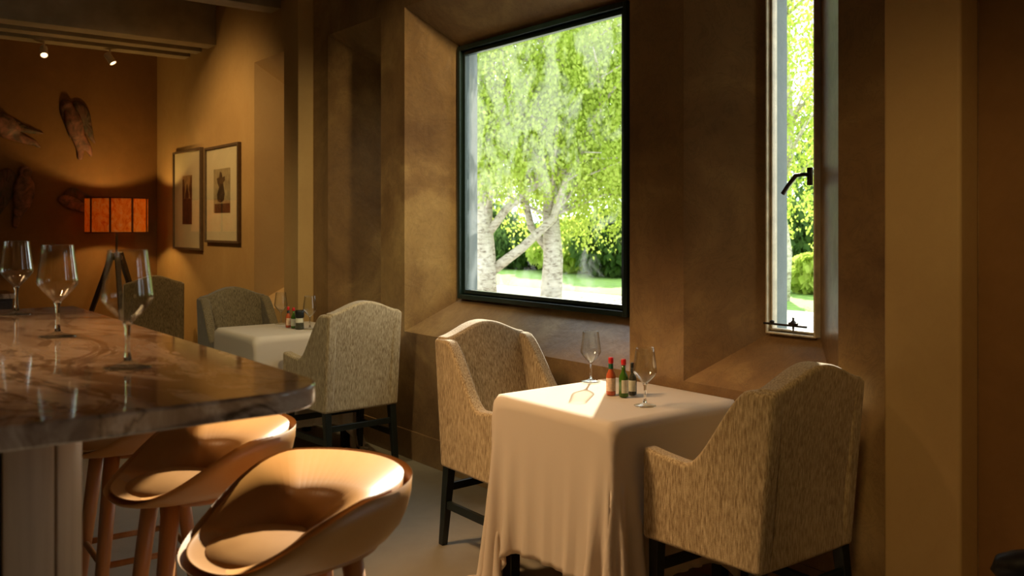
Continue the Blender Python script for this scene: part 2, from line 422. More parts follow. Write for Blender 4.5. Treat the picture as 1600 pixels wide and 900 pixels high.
# casement latch and stay on the narrow window
lz = 1.61
MB().tube([(-2.058,3.105,lz+.01),(-2.062,3.06,lz+.012),(-2.085,3.045,lz+.008),(-2.125,3.05,lz-.03),(-2.15,3.052,lz-.062)], [.008,.008,.009,.008,.009], 10).box((-2.066,3.09,lz-.03),(-2.050,3.108,lz+.04)).build('window_handle', M['iron'], w2, smooth=True)
st = MB().box((-2.26,3.075,1.018),(-2.06,3.083,1.026)).lathe([(0,0),(.014,.004),(.016,.012),(.008,.02),(0,.03)], 10, (-2.12,3.078,1.02))
st.tube([(-2.12,3.078,1.0),(-2.12,3.078,1.055)], .004, 8).tube([(-2.14,3.078,1.03),(-2.10,3.078,1.03)], .005, 8).lathe([(0,0),(.01,.004),(.01,.012),(0,.016)], 10, (-2.22,3.078,1.022))
st.build('window_stay', M['iron'], w2)

# beams
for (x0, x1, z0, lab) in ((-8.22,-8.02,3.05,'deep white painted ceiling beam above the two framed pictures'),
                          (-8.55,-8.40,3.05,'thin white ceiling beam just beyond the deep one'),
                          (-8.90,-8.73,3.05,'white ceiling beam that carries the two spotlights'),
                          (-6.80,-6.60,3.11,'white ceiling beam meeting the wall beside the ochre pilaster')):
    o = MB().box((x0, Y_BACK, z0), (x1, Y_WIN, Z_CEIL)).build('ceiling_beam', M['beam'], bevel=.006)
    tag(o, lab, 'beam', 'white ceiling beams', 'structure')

# ------------------------------------------------------------------ bar counter
def rrect(x0, y0, x1, y1, r, corners, n=10):
    pts = []
    for (cx, cy, a0, k) in ((x1-r, y1-r, 0, 'ne'), (x0+r, y1-r, 90, 'nw'), (x0+r, y0+r, 180, 'sw'), (x1-r, y0+r, 270, 'se')):
        if k in corners:
            for i in range(n+1):
                t = math.radians(a0 + 90*i/n); pts.append((cx+r*math.cos(t), cy+r*math.sin(t)))
        else:
            pts.append({'ne':(x1,y1),'nw':(x0,y1),'sw':(x0,y0),'se':(x1,y0)}[k])
    return pts
bar = empty('bar_counter', (-2.2, .1, 0), label='bar counter with glossy brown marble top and vertical wooden boards', cat='bar counter')
def loc(pts, o=(-2.2, .1)): return [(x-o[0], y-o[1]) for x, y in pts]
BZ = 1.163
MB().prism(loc(rrect(-3.14, -.75, -1.305, .668, .11, ('ne', 'se'))), lambda u, v, k: (u, v, BZ-.034 if k == 0 else BZ)).build('countertop', M['marble'], bar, bevel=.005, seg=3)
bp = rrect(-3.0, -.55, -1.615, .357, .13, ('ne', 'se'), 14)
b = MB(); b.prism(loc(bp), lambda u, v, k: (u, v, .79 if k == 0 else BZ-.034)); b.build('core', M['tripod'], bar)
# boards wrap round the core, one after another
def boards():
    pts = rrect(-3.01, -.56, -1.605, .367, .135, ('ne', 'se'), 24)
    P = [Vector((x+2.2, y-.1)) for x, y in pts]; P.append(P[0])
    L = [0]
    for i in range(1, len(P)): L.append(L[-1] + (P[i]-P[i-1]).length)
    def at(s):
        s = s % L[-1]
        for i in range(1, len(P)):
            if s <= L[i]:
                d = (P[i]-P[i-1]); t = (s-L[i-1])/d.length; d.normalize(); return P[i-1]+(P[i]-P[i-1])*t, Vector((d.y, -d.x))
    s = 0; wd = .083
    while s + wd < L[-1]:
        bb = MB(); n = 6; vs = []
        for k in range(n+1):
            p, nn = at(s + .0025 + (wd-.005)*k/n)
            for off in (0, .012):
                q = p + nn*off; vs += [(q.x, q.y, .79), (q.x, q.y, BZ-.035)]
        fs = []
        for k in range(n):
            a = 4*k; c = a+4
            fs += [(a, c, c+1, a+1), (a+2, a+3, c+3, c+2), (a+1, c+1, c+3, a+3), (a, a+2, c+2, c)]
        fs += [(0, 1, 3, 2), (4*n, 4*n+2, 4*n+3, 4*n+1)]
        bb.add(vs, fs); bb.build('board', M['board'], bar, bevel=.002, seg=1)
        s += wd
boards()
MB().prism(loc(rrect(-3.0, -.56, -1.60, .372, .135, ('ne', 'se'), 14)), lambda u, v, k: (u, v, 0 if k == 0 else .79)).build('kick_panel', M['steel'], bar)

# ------------------------------------------------------------------ bar stools
def make_stool():
    root = empty('bar_stool', (0,0,0), cat='bar stool')
    # shell: profile swept round, rim height depends on the angle (phi 0 = back, +Y)
    n = 72
    def rim(phi):
        t = max(0, min(1, (math.cos(phi)+1.0)/1.35)); s_ = t*t*(3-2*t); return .776 + .136*s_
    def rr(phi): return .231 - .020*max(0, -math.cos(phi))
    prof = []   # inner surface from centre out, then rim, then outer surface back in:   (radius fraction, height fraction, base z)
    for t in np.linspace(0, 1, 9): prof.append(('i', t))
    for t in (0, .25, .5, .75, 1): prof.append(('r', t))
    for t in np.linspace(1, 0, 9): prof.append(('o', t))
    vs = []; th = .009
    for kind, t in prof:
        for k in range(n):
            phi = 2*PI*k/n; R = rr(phi); H = rim(phi)
            zb = .774 + .006*math.cos(phi)
            def surf(t, off):
                # radius grows fast, then wall turns up
                a = t*PI/2
                r = R*math.sin(a)**.50; z = zb + (H-zb)*(1-math.cos(a))**1.25
                return r, z
            r, z = surf(t, 0)
            # normal offset
            r2, z2 = surf(max(0, t-.02), 0); r3, z3 = surf(min(1, t+.02), 0)
            dr, dz = r3-r2, z3-z2; L = math.hypot(dr, dz) or 1; nr, nz = dz/L, -dr/L
            if kind == 'i': pr, pz = r - nr*th, z - nz*th
            elif kind == 'o': pr, pz = r + nr*th*(1.0), z + nz*th*(1.0)
            else:
                a = PI*t; tr, tz = dr/L, dz/L
                pr = r - nr*th*math.cos(a) + tr*th*math.sin(a); pz = z - nz*th*math.cos(a) + tz*th*math.sin(a)
            pr = max(pr, 0.0005)
            vs.append((pr*math.sin(phi), pr*math.cos(phi), pz))
    fs = []
    P = len(prof)
    for i in range(P-1):
        for k in range(n): fs.append((i*n+k, i*n+(k+1)%n, (i+1)*n+(k+1)%n, (i+1)*n+k))
    fs.append(tuple(range(n-1, -1, -1))); fs.append(tuple(range((P-1)*n, P*n)))
    shell = MB().add(vs, fs).build('seat_shell', M['shell'], root, smooth=True)
    # domed seat pad
    MB().lathe([(0,.803),(.06,.802),(.10,.799),(.14,.791),(.168,.781),(.174,.775),(.160,.770),(.10,.768),(0,.768)], 48, (0,.0,0)).build('seat_pad', M['shell'], shell, smooth=True)
    MB().lathe([(0,.745),(.11,.745),(.115,.751),(.112,.762),(0,.768)], 32).build('seat_plate', M['leg_wood'], root, smooth=True)
    for sx in (-1, 1):
        for sy in (-1, 1):
            MB().tube([(sx*.09, sy*.09, .757), (sx*.125, sy*.125, .42), (sx*.165, sy*.165, 0)], [.022, .019, .013], 16).build('leg', M['leg_wood'], root, smooth=True)
    q = .1215
    fr = MB()
    for a, c in (((-q,-q),(q,-q)), ((q,-q),(q,q)), ((q,q),(-q,q)), ((-q,q),(-q,-q))):
        fr.tube([(a[0],a[1],.455),(c[0],c[1],.455)], .009, 10)
    fr.build('footrest', M['leg_wood'], root, smooth=True)
    return root
st0 = make_stool(); us = [False]; G = 'tan shell bar stools along the marble bar'
place(st0, us, (-1.705, .77, 0), math.radians(-6), 'tan shell bar stool beside the rounded end of the marble bar', G)
place(st0, us, (-2.27, .77, 0), math.radians(-3), 'tan shell bar stool standing between the other two stools', G)
place(st0, us, (-2.83, .775, 0), math.radians(-2), 'tan shell bar stool mostly hidden under the marble bar', G)

# ------------------------------------------------------------------ wine glasses
def make_glass():
    root = empty('wine_glass', (0,0,0), cat='wine glass')
    MB().lathe([(0,.0),(.039,.0),(.041,.0012),(.040,.0026),(.028,.0045),(.012,.0085),(.0062,.0135),(0,.0135)], 40).build('foot', M['footglass'], root, smooth=True)
    MB().lathe([(0,.012),(.0068,.0128),(.0046,.03),(.0042,.055),(.0048,.072),(.0085,.080),(.006,.083),(0,.084)], 40).build('stem', M['stemglass'], root, smooth=True)
    MB().lathe([(0,.081),(.008,.0815),(.020,.094),(.033,.108),(.0425,.121),(.0445,.128),(.0435,.138),(.040,.165),(.0365,.19),(.034,.2125),(.0335,.2135),(.033,.2125),(.0355,.19),(.039,.165),(.0425,.138),(.0434,.128),(.0415,.122),(.032,.1095),(.019,.096),(.008,.086),(0,.085)], 48).build('bowl', M['bowlglass'], root, smooth=True)
    return root
g0 = make_glass(); ug = [False]
GB, GT, GF = 'wine glasses on the marble bar', 'wine glasses on the sunlit table', 'wine glasses on the far table'
place(g0, ug, (-1.713, .4525, BZ), 0, 'empty wine glass on the marble bar, largest and closest to its rounded end', GB)
place(g0, ug, (-2.288, .45, BZ), 1, 'empty wine glass in the middle of the marble bar row', GB)
place(g0, ug, (-2.93, .468, BZ), 2, 'empty wine glass at the far end of the marble bar', GB)
TZ = .757
place(g0, ug, (-2.80, 2.615, TZ), 0, 'empty wine glass alone in the sun on the white tablecloth by the big window', GT)
place(g0, ug, (-2.30, 2.42, TZ), 1, 'empty wine glass standing before the sauce bottles on the sunlit table', GT)
place(g0, ug, (-5.735, 2.50, TZ), 0, 'empty wine glass beside the armchair wing on the far table', GF)
place(g0, ug, (-5.33, 2.52, TZ), 1, 'empty wine glass beside the sauce bottles on the far table', GF)

# ------------------------------------------------------------------ bottles
def sauce_bottle(name, loc, liquid, capm, bandm, labm, h, lab, grp, rz):
    root = empty(name, loc, rz, cat='sauce bottle', label=lab, group=grp)
    k = h/.145
    MB().lathe([(0,0),(.0165*k,0),(.0185*k,.003*k),(.0185*k,.070*k),(.0165*k,.080*k),(.009*k,.095*k),(.0078*k,.10*k),(.0078*k,.125*k),(0,.125*k)], 28).build('bottle_body', liquid, root, smooth=True)
    body = list(root.children)[0]
    MB().lathe([(0,.122*k),(.0095*k,.122*k),(.0098*k,.126*k),(.0098*k,.141*k),(.0085*k,.145*k),(0,.145*k)], 20).build('cap', capm, root, smooth=True)
    if bandm: MB().lathe([(.0092*k,.10*k),(.0096*k,.101*k),(.0092*k,.119*k),(.0084*k,.12*k)], 20).build('neck_band', bandm, body, smooth=True)
    vs = []; n = 12; R = .0190*k
    for i in range(n+1):
        a = -1.25 + 2.5*i/n
        vs += [(R*math.sin(a), -R*math.cos(a), .016*k), (R*math.sin(a), -R*math.cos(a), .066*k)]
    MB().add(vs, [(2*i, 2*i+2, 2*i+3, 2*i+1) for i in range(n)]).build('bottle_label', labm, body, smooth=True)
    return root
GS = 'sauce bottles on the sunlit table'; GU = 'sauce bottles on the far table'
sauce_bottle('hot_sauce_bottle', (-2.535, 2.475, TZ), M['redsauce'], M['redcap'], M['greencap'], M['labelr'], .147, 'red capped hot sauce bottle with green neck and orange sauce on sunlit table', GS, .85)
sauce_bottle('green_sauce_bottle', (-2.475, 2.485, TZ), M['greensauce'], M['redcap'], None, M['label'], .146, 'red capped green sauce bottle behind the wine glass on sunlit table', GS, 1.6)
sauce_bottle('pepper_grinder_bottle', (-2.485, 2.545, TZ), M['darksauce'], M['darkcap'], M['darkcap'], M['label'], .125, 'dark capped seasoning bottle hidden behind the green bottle on sunlit table', GS, .4)
sauce_bottle('hot_sauce_bottle', (-5.515, 2.455, TZ), M['redsauce'], M['redcap'], M['darkcap'], M['labelr'], .135, 'red capped red sauce bottle on the far table', GU, 1.6)
sauce_bottle('green_sauce_bottle', (-5.455, 2.465, TZ), M['greensauce'], M['redcap'], None, M['label'], .133, 'red capped green sauce bottle with pale label on the far table', GU, 1.1)
def grinder(loc, lab, grp):
    root = empty('pepper_grinder', loc, 1.1, cat='pepper grinder', label=lab, group=grp)
    MB().lathe([(0,0),(.027,0),(.028,.004),(.024,.05),(.023,.072),(0,.072)], 28).build('jar', M['darksauce'], root, smooth=True)
    MB().lathe([(0,.072),(.026,.072),(.029,.078),(.029,.115),(.026,.121),(0,.121)], 28).build('grinder_cap', M['darkcap'], root, smooth=True)
    vs = []; n = 14
    for i in range(n+1):
        a = -1.3 + 2.6*i/n
        vs += [(.0268*math.sin(a), -.0268*math.cos(a), .042), (.0250*math.sin(a), -.0250*math.cos(a), .070)]
    MB().add(vs, [(2*i, 2*i+2, 2*i+3, 2*i+1) for i in range(n)]).build('jar_label', M['label'], root, smooth=True)
grinder((-5.385, 2.475, TZ), 'black capped pepper grinder with cream label on the far table', GU)

# ------------------------------------------------------------------ tables and draped cloths
def make_table(loc, lab, grp):
    t = empty('dining_table', loc, 0, cat='table', label=lab, group=grp)
    MB().prism(rrect(-.328,-.328,.328,.328,.03,('ne','nw','sw','se'),4), lambda u, v, k: (u, v, .715 if k == 0 else .738)).build('tabletop', M['legs'], t, bevel=.004)
    MB().box((-.30,-.30,.64),(.30,-.28,.714)).box((-.30,.28,.64),(.30,.30,.714)).box((-.30,-.28,.64),(-.28,.28,.714)).box((.28,-.28,.64),(.30,.28,.714)).build('apron', M['legs'], t)
    for sx in (-1,1):
        for sy in (-1,1):
            MB().box((sx*.285-.024, sy*.285-.024, 0),(sx*.285+.024, sy*.285+.024, .714)).build('leg', M['legs'], t, bevel=.004)
    return t
T1 = (-2.505, 2.465); T2 = (-5.49, 2.42)
GD = 'cloth covered square dining tables'
make_table((*T1, 0), 'dark square dining table under the sunlit white tablecloth', GD)
make_table((*T2, 0), 'dark square dining table under the far white tablecloth', GD)

def cloth_sim(seed, half=.842, a=.343, n=85, steps=360):
    rs = np.random.RandomState(seed)
    g = np.linspace(-half, half, n); X, Y = np.meshgrid(g, g, indexing='ij')
    P = np.stack([X, Y, np.full_like(X, .752)], -1)
    P[..., 2] += rs.randn(n, n)*.0006
    # gently steer the overhang so that each side hangs in a broad flat panel with the spare cloth at the corners
    V = np.zeros_like(P); h = g[1]-g[0]
    fixed = (abs(X) < a-.01) & (abs(Y) < a-.01)
    P0 = P.copy()
    def sets():
        L = []
        for (di, dj, k) in ((1,0,1.),(0,1,1.),(1,1,.08),(1,-1,.08),(2,0,.03),(0,2,.03)):
            span = 2*max(abs(di), abs(dj))
            for par in range(2):
                if di:
                    i = np.array([q for q in range(n-di) if (q//di) % 2 == par]); j = np.arange(max(0,-dj), n-max(0,dj))
                else:
                    j = np.array([q for q in range(n-dj) if (q//dj) % 2 == par]); i = np.arange(n)
                I, J = np.meshgrid(i, j, indexing='ij')
                L.append((I, J, I+di, J+dj, h*math.hypot(di, dj), k))
        return L
    S = sets(); w = np.where(fixed, 0., 1.)
    dt = .012
    for it in range(steps):
        V[..., 2] -= 9.8*dt
        V *= .985 if it < steps*.6 else .95
        Q = P + V*dt
        for _ in range(7):
            for (i, j, k, l, L0, st) in S:
                d = Q[k, l]-Q[i, j]; ln = np.sqrt((d**2).sum(-1))+1e-9
                wa = w[i, j]; wb = w[k, l]; ws = wa+wb+1e-9
                c = (st*(ln-L0)/ln/ws)[..., None]*d
                Q[i, j] += c*wa[..., None]; Q[k, l] -= c*wb[..., None]
            # table edge (rounded box) and floor
            r = .009; bx = a-r; dx = np.abs(Q[..., 0])-bx; dy = np.abs(Q[..., 1])-bx; dz = Q[..., 2]-(.751-r)
            ox = np.maximum(dx, 0); oy = np.maximum(dy, 0); oz = np.maximum(dz, 0)
            dist = np.sqrt(ox**2+oy**2+oz**2)
            ins = (dx < r) & (dy < r) & (dz < r) & (Q[..., 2] > .0)
            # outside-rounded part
            out = ins & (dist > 1e-6) & (dist < r)
            s_ = np.where(out, r/np.maximum(dist, 1e-9), 1)
            for ax, o_, b0 in ((0, ox, bx), (1, oy, bx)):
                m_ = out & (o_ > 0); sg = np.sign(Q[..., ax]); Q[..., ax] = np.where(m_, sg*(b0+o_*s_), Q[..., ax])
            m_ = out & (oz > 0); Q[..., 2] = np.where(m_, (.751-r)+oz*s_, Q[..., 2])
            core = ins & (dist <= 1e-6)
            px = core & (dx >= dy) & (dx >= dz-.0); py = core & ~px & (dy >= dz); pz = core & ~px & ~py
            Q[..., 0] = np.where(px, np.sign(Q[..., 0])*(bx+r), Q[..., 0]); Q[..., 1] = np.where(py, np.sign(Q[..., 1])*(bx+r), Q[..., 1])
            Q[..., 2] = np.where(pz, .751, Q[..., 2])
            Q[..., 2] = np.maximum(Q[..., 2], .006)
            Q[..., 1] = np.minimum(Q[..., 1], .402)
            Q[fixed] = P0[fixed]
        V = (Q-P)/dt; P = Q
        sp = np.sqrt((V**2).sum(-1))[..., None]; V = np.where(sp > 2.5, V*2.5/np.maximum(sp,1e-9), V)
    P[..., 2][fixed] = .752
    return P
def cloth_obj(P, loc, lab, rz=0):
    n = P.shape[0]
    fs = [(i*n+j, (i+1)*n+j, (i+1)*n+j+1, i*n+j+1) for i in range(n-1) for j in range(n-1)]
    me = bpy.data.meshes.new('tablecloth'); me.from_pydata(P.reshape(-1, 3).tolist(), [], fs); me.materials.append(M['cloth'])
    me.polygons.foreach_set('use_smooth', [True]*len(fs)); me.update()
    o = bpy.data.objects.new('tablecloth', me); C.objects.link(o); o.location = (*loc, 0); o.rotation_euler = (0,0,rz)
    m = o.modifiers.new('sd', 'SOLIDIFY'); m.thickness = .0018; m.offset = 1
    tag(o, lab, 'tablecloth', 'white tablecloths'); return o
P1 = cloth_sim(3)
cloth_obj(P1, T1, 'white tablecloth draped over the sunlit table by the big window')
cloth_obj(P1, T2, 'white tablecloth draped over the far table near the pictures')

# ------------------------------------------------------------------ upholstered dining armchairs (local: front = +X, back plane at x=0)
def make_chair(fab):
    root = empty('dining_armchair', (0,0,0), cat='armchair')
    D, WB, WF, zb = .47, .245, .275, .355          # depth, half widths
    def hw(x): return WB + (WF-WB)*x/D
    lean = lambda z: -.055*max(0, (z-.45)/.5)**1.3
    # backrest with camel-back crest
    poly = []
    nB = 28
    def crest(t): return .925 + .062*(math.cos(t*PI)*.5+.5)**.85 if abs(t) < 1 else .925
    top = [(-1+2*i/nB) for i in range(nB+1)]
    b = MB(); vs = []
    rows = 12
    for side in (0, 1):
        for t in top:
            for r in range(rows+1):
                y = t*(WB-.012 if side == 0 else WB-.012); z = zb + (crest(t)-zb)*r/rows
                x = lean(z) + (0 if side == 0 else .105 - .03*(z-zb)/.6)
                if side == 0: x -= .004*(1-t*t)
                else: x += .018*(1-t*t)
                vs.append((x, y, z))
    R = rows+1; S_ = (nB+1)*R; fs = []
    for i in range(nB):
        for r in range(rows):
            a = i*R+r; fs.append((a, a+1, a+R+1, a+R)); fs.append((S_+a, S_+a+R, S_+a+R+1, S_+a+1))
        a = i*R; fs.append((a, a+R, S_+a+R, S_+a)); a = i*R+rows; fs.append((a, S_+a, S_+a+R, a+R))
    for r in range(rows):
        fs.append((r, S_+r, S_+r+1, r+1)); a = nB*R+r; fs.append((a, a+1, S_+a+1, S_+a))
    b.add(vs, fs).build('backrest', fab, root, bevel=.022, seg=4, ang=50)
    # sloping arm / wing panels
    def arm_top(x):
        t = x/D
        if t < .17: return .917
        if t < .62:
            q = (t-.17)/.45; s_ = q*q*(3-2*q); return .917 - .272*s_**.8
        return .645 + .022*((t-.62)/.38)**1.5
    xs = [D*i/26 for i in range(27)]
    for sy in (-1, 1):
        vs = []
        for x in xs:
            for z in (zb, arm_top(x)):
                for inner in (0, 1):
                    y = sy*(hw(x) - inner*.062); xx = x + lean(z)*max(0, 1-x/.25)
                    vs.append((xx, y, z))
        fs = []
        for i in range(26):
            a = 4*i; c = a+4      # order: (zb,outer),(zb,inner),(top,outer),(top,inner)
            fs += [(a, c, c+2, a+2), (a+1, a+3, c+3, c+1), (a+2, c+2, c+3, a+3), (a, a+1, c+1, c)]
        fs += [(0, 2, 3, 1), (104, 105, 107, 106)]
        MB().add(vs, fs).build('arm', fab, root, bevel=.016, seg=4, ang=50)
    # seat and front rail
    MB().add([(.06,-.19,zb),(D-.01,-.215,zb),(D-.01,.215,zb),(.06,.19,zb),(.06,-.19,.46),(D-.01,-.215,.46),(D-.01,.215,.46),(.06,.19,.46)],
             [(0,3,2,1),(4,5,6,7),(0,1,5,4),(1,2,6,5),(2,3,7,6),(3,0,4,7)]).build('seat_rail', fab, root, bevel=.01)
    MB().box((.08,-.19,.458),(D+.005,.19,.525)).build('seat', fab, root, bevel=.028, seg=4)
    # legs and stretchers
    for sy in (-1, 1):
        MB().bar((.03, sy*(WB-.03), zb+.01), (-.012, sy*(WB-.025), 0), .042, .042, .030, .030, up=(1,0,0)).build('leg', M['legs'], root, bevel=.003)
        MB().bar((D-.04, sy*(WF-.035), zb+.01), (D-.03, sy*(WF-.035), 0), .042, .042, .030, .030, up=(1,0,0)).build('leg', M['legs'], root, bevel=.003)
        MB().bar((.01, sy*(WB-.027), .185), (D-.035, sy*(WF-.035), .185), .020, .034).build('stretcher', M['legs'], root, bevel=.002)
    for x, w_, z in ((.018, WB-.03, .262), (D-.037, WF-.035, .262)):
        MB().bar((x, -w_, z), (x, w_, z), .020, .034).build('stretcher', M['legs'], root, bevel=.002)
    return root
ch = make_chair(M['fabric']); uc = [False]; GC = 'streaked beige dining armchairs'
place(ch, uc, (-1.665, 2.50, 0), PI+math.radians(-1.5), 'beige woven armchair seen from behind, shaded, beside the narrow window', GC)
place(ch, uc, (-3.335, 2.44, 0), math.radians(2), 'beige woven armchair with sunlit edges facing the sunlit table', GC)
place(ch, uc, (-4.635, 2.52, 0), PI+math.radians(2), 'beige woven armchair with its pale back turned, at the far table', GC)
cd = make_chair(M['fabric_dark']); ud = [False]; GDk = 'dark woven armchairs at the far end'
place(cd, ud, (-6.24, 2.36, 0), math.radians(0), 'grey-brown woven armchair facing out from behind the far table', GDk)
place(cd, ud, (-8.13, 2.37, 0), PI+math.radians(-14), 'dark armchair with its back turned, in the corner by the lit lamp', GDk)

# dark padded armchair in the next bay, only its arm reaches into the frame
root = empty('lounge_chair', (-.60, 1.95, 0), math.radians(205), cat='armchair', label='black leather armchair of which only a padded arm end shows')
for sy in (-1, 1):
    MB().tube([(-.22, sy*.27, .70), (-.05, sy*.285, .69), (.14, sy*.28, .665), (.24, sy*.27, .645)], [.036,.042,.044,.036], 16).build('armrest', M['black'], root, smooth=True, sub=1)
    MB().bar((.20, sy*.27, .64), (.24, sy*.26, 0), .035, .035, .025, .025).build('leg', M['legs'], root, bevel=.003)
    MB().bar((-.22, sy*.26, .68), (-.27, sy*.25, 0), .035, .035, .025, .025).build('leg', M['legs'], root, bevel=.003)
MB().box((-.22,-.24,.38),(.24,.24,.47)).build('seat', M['black'], root, bevel=.03, seg=4)
MB().prism([(-.24,.42),(-.16,.42),(-.22,.80),(-.28,.80)], lambda u, v, k: (u, -.24 if k == 0 else .24, v)).build('backrest', M['black'], root, bevel=.02, seg=3)

# ------------------------------------------------------------------ far end: lamp, console, spotlights, pictures, angels
LX, LY = -9.28, 2.35
lamp = empty('floor_lamp', (LX, LY, 0), cat='floor lamp', label='tripod floor lamp with glowing orange drum shade in the corner')
R_ = .285; n = 40
shd = MB().lathe([(R_,1.355),(R_,1.69),(R_-.004,1.69),(R_-.004,1.355)], 48, closed=True).build('lamp_shade', M['shade'], lamp, smooth=False)
sm = MB()
for k in range(9):
    a = 2*PI*k/9 + .25; d = Vector((math.cos(a), math.sin(a)))
    sm.bar((d.x*(R_+.002), d.y*(R_+.002), 1.352), (d.x*(R_+.002), d.y*(R_+.002), 1.693), .018, .006, up=(d.x, d.y, 0))
sm.build('shade_seam', M['seam'], shd)
MB().lathe([(R_+.004,1.35),(R_+.004,1.362),(R_-.006,1.362),(R_-.006,1.35)], 48, closed=True).build('shade_rim', M['seam'], shd)
MB().lathe([(R_+.004,1.684),(R_+.004,1.695),(R_-.006,1.695),(R_-.006,1.684)], 48, closed=True).build('shade_rim', M['seam'], shd)
MB().tube([(0,0,1.10),(0,0,1.50)], .012, 10).build('pole', M['iron'], lamp)
MB().lathe([(0,1.08),(.05,1.09),(.055,1.12),(.03,1.15),(0,1.16)], 20).build('tripod_head', M['iron'], lamp, smooth=True)
for k, a in enumerate((-2.2, -.1, 2.0)):
    MB().bar((.035*math.cos(a), .035*math.sin(a), 1.16), (.46*math.cos(a), .46*math.sin(a), 0), .05, .05, .032, .032).build('leg', M['tripod'], lamp, bevel=.006)
MB().lathe([(0,1.49),(.018,1.50),(.032,1.535),(.03,1.565),(.015,1.585),(0,1.59)], 20).build('bulb', M['bulb'], lamp, smooth=True)
ld = bpy.data.lights.new('lamp_light', 'POINT'); lo = bpy.data.objects.new('lamp_light', ld); C.objects.link(lo); lo.parent = lamp
lo.location = (0,0,1.54); ld.energy = 75; ld.color = (1, .60, .18); ld.shadow_soft_size = .04

con = empty('console_table', (-8.25, .78, 0), cat='console table', label='dark cabinet with pale marble top behind the glasses on the bar')
MB().box((-.22,-.50,.845),(.24,.50,.885)).build('top', M['marble'], con, bevel=.004)
MB().box((-.20,-.48,0),(.20,.48,.843)).build('body', M['tripod'], con, bevel=.004)
for y0, y1 in ((-.47,-.005),(.005,.47)): MB().box((.20,y0,.06),(.215,y1,.82)).build('door', M['tripod'], con, bevel=.003)

def track(loc, tgt, lab, pw):
    root = empty('spotlight', loc, 0, cat='spotlight', label=lab, group='small white ceiling spotlights')
    MB().tube([(0,0,0),(0,0,-.06)], .008, 8).build('stem', M['white'], root)
    d = (Vector(tgt)-Vector(loc)).normalized(); c = Vector((0,0,-.085)); q = d.to_track_quat('Z', 'Y').to_matrix()
    b = MB().lathe([(0,-.055),(.026,-.055),(.031,-.05),(.033,.055),(.029,.055),(.027,.045),(0,.045)], 20); b.v = [tuple(c + q @ Vector(v)) for v in b.v]
    b.build('lamp_head', M['white'], root)
    b = MB().lathe([(0,.046),(.026,.046),(.026,.050),(0,.050)], 20); b.v = [tuple(c + q @ Vector(v)) for v in b.v]
    b.build('lens', M['bulb'], root)
    s = spot('spot_light', Vector(loc)+c+d*.08, tgt, pw, 55, (1, .55, .22), .02); return root
track((-8.80, 1.62, 3.05), (-7.8, 1.5, 1.9), 'small white ceiling spotlight with bright lens facing out, above the angels', 3)
track((-8.80, 2.17, 3.05), (-8.1, 2.9, 1.6), 'small white ceiling spotlight tilted down beside the corner', 7)

def picture(x0, x1, z0, z1, lab, kind):
    root = empty('framed_picture', ((x0+x1)/2, Y_WIN, (z0+z1)/2), 0, cat='picture', label=lab, group='pair of framed prints')
    w, h = (x1-x0)/2, (z1-z0)/2; f = .022; d = .035; e = -.001
    MB().box((-w,-d,-h),(-w+f,e,h)).box((w-f,-d,-h),(w,e,h)).box((-w+f,-d,-h),(w-f,e,-h+f)).box((-w+f,-d,h-f),(w-f,e,h)).build('frame', M['frame'], root, bevel=.003)
    MB().box((-w+f,-.018,-h+f),(w-f,e,h-f)).build('mat_board', M['mat'], root)
    m = PRM[kind]
    if kind == 0: pw, z_0, z_1 = .135, -.235, .235
    else: pw, z_0, z_1 = .20, -.165, .225
    pr = MB().box((-pw,-.0205,z_0),(pw,-.0182,z_1)).build('print', m[0], root)
    # the printed shapes
    b = MB()
    def poly(pts): b.prism(pts, lambda u, v, k: (u, -.0208-.0012*k, v))
    if kind == 0:
        poly([(-pw,z_0),(pw,z_0),(pw,.01),(-pw,.01)])
        poly([(-pw,.012),(-.10,.012),(-.07,.10),(-.09,.2),(-pw,.2)]); poly([(pw,.012),(.09,.012),(.06,.10),(.10,.22),(pw,.22)])
        poly([(-.045,.012),(.045,.012),(.05,.06),(.025,.09),(.012,.15),(-.01,.15),(-.025,.09),(-.05,.06)])
    else:
        poly([(-.17,z_0),(.20,z_0),(.20,-.085),(-.17,-.085)])
        poly([(-.10,-.06),(-.03,-.075),(.05,-.06),(.075,.0),(.05,.06),(.035,.10),(.08,.12),(.075,.155),(.02,.145),(.0,.19),(-.04,.20),(-.06,.15),(-.12,.14),(-.10,.10),(-.06,.06),(-.11,.0)])
    b.build('printed_figure', m[1], root)
    fr = MB().box((-w+f,-.026,-h+f),(w-f,-.0245,h-f)).build('glass', M['clearpane'], root)
PRM = [(plain('sepia_print', (.42,.24,.10), .7, nscale=14, namt=.5), plain('sepia_dark_ink', (.13,.035,.015), .7, nscale=12, namt=.5)),
       (plain('grey_sepia_print', (.42,.32,.18), .7, nscale=14, namt=.3), plain('brown_black_ink', (.07,.04,.02), .7, nscale=18, namt=.6))]
picture(-9.16, -8.35, 1.19, 2.155, 'framed print with narrow red-brown image in cream mat, closer to the lamp', 0)
picture(-8.24, -7.42, 1.27, 2.135, 'framed print of a dark crowned figure in cream mat', 1)

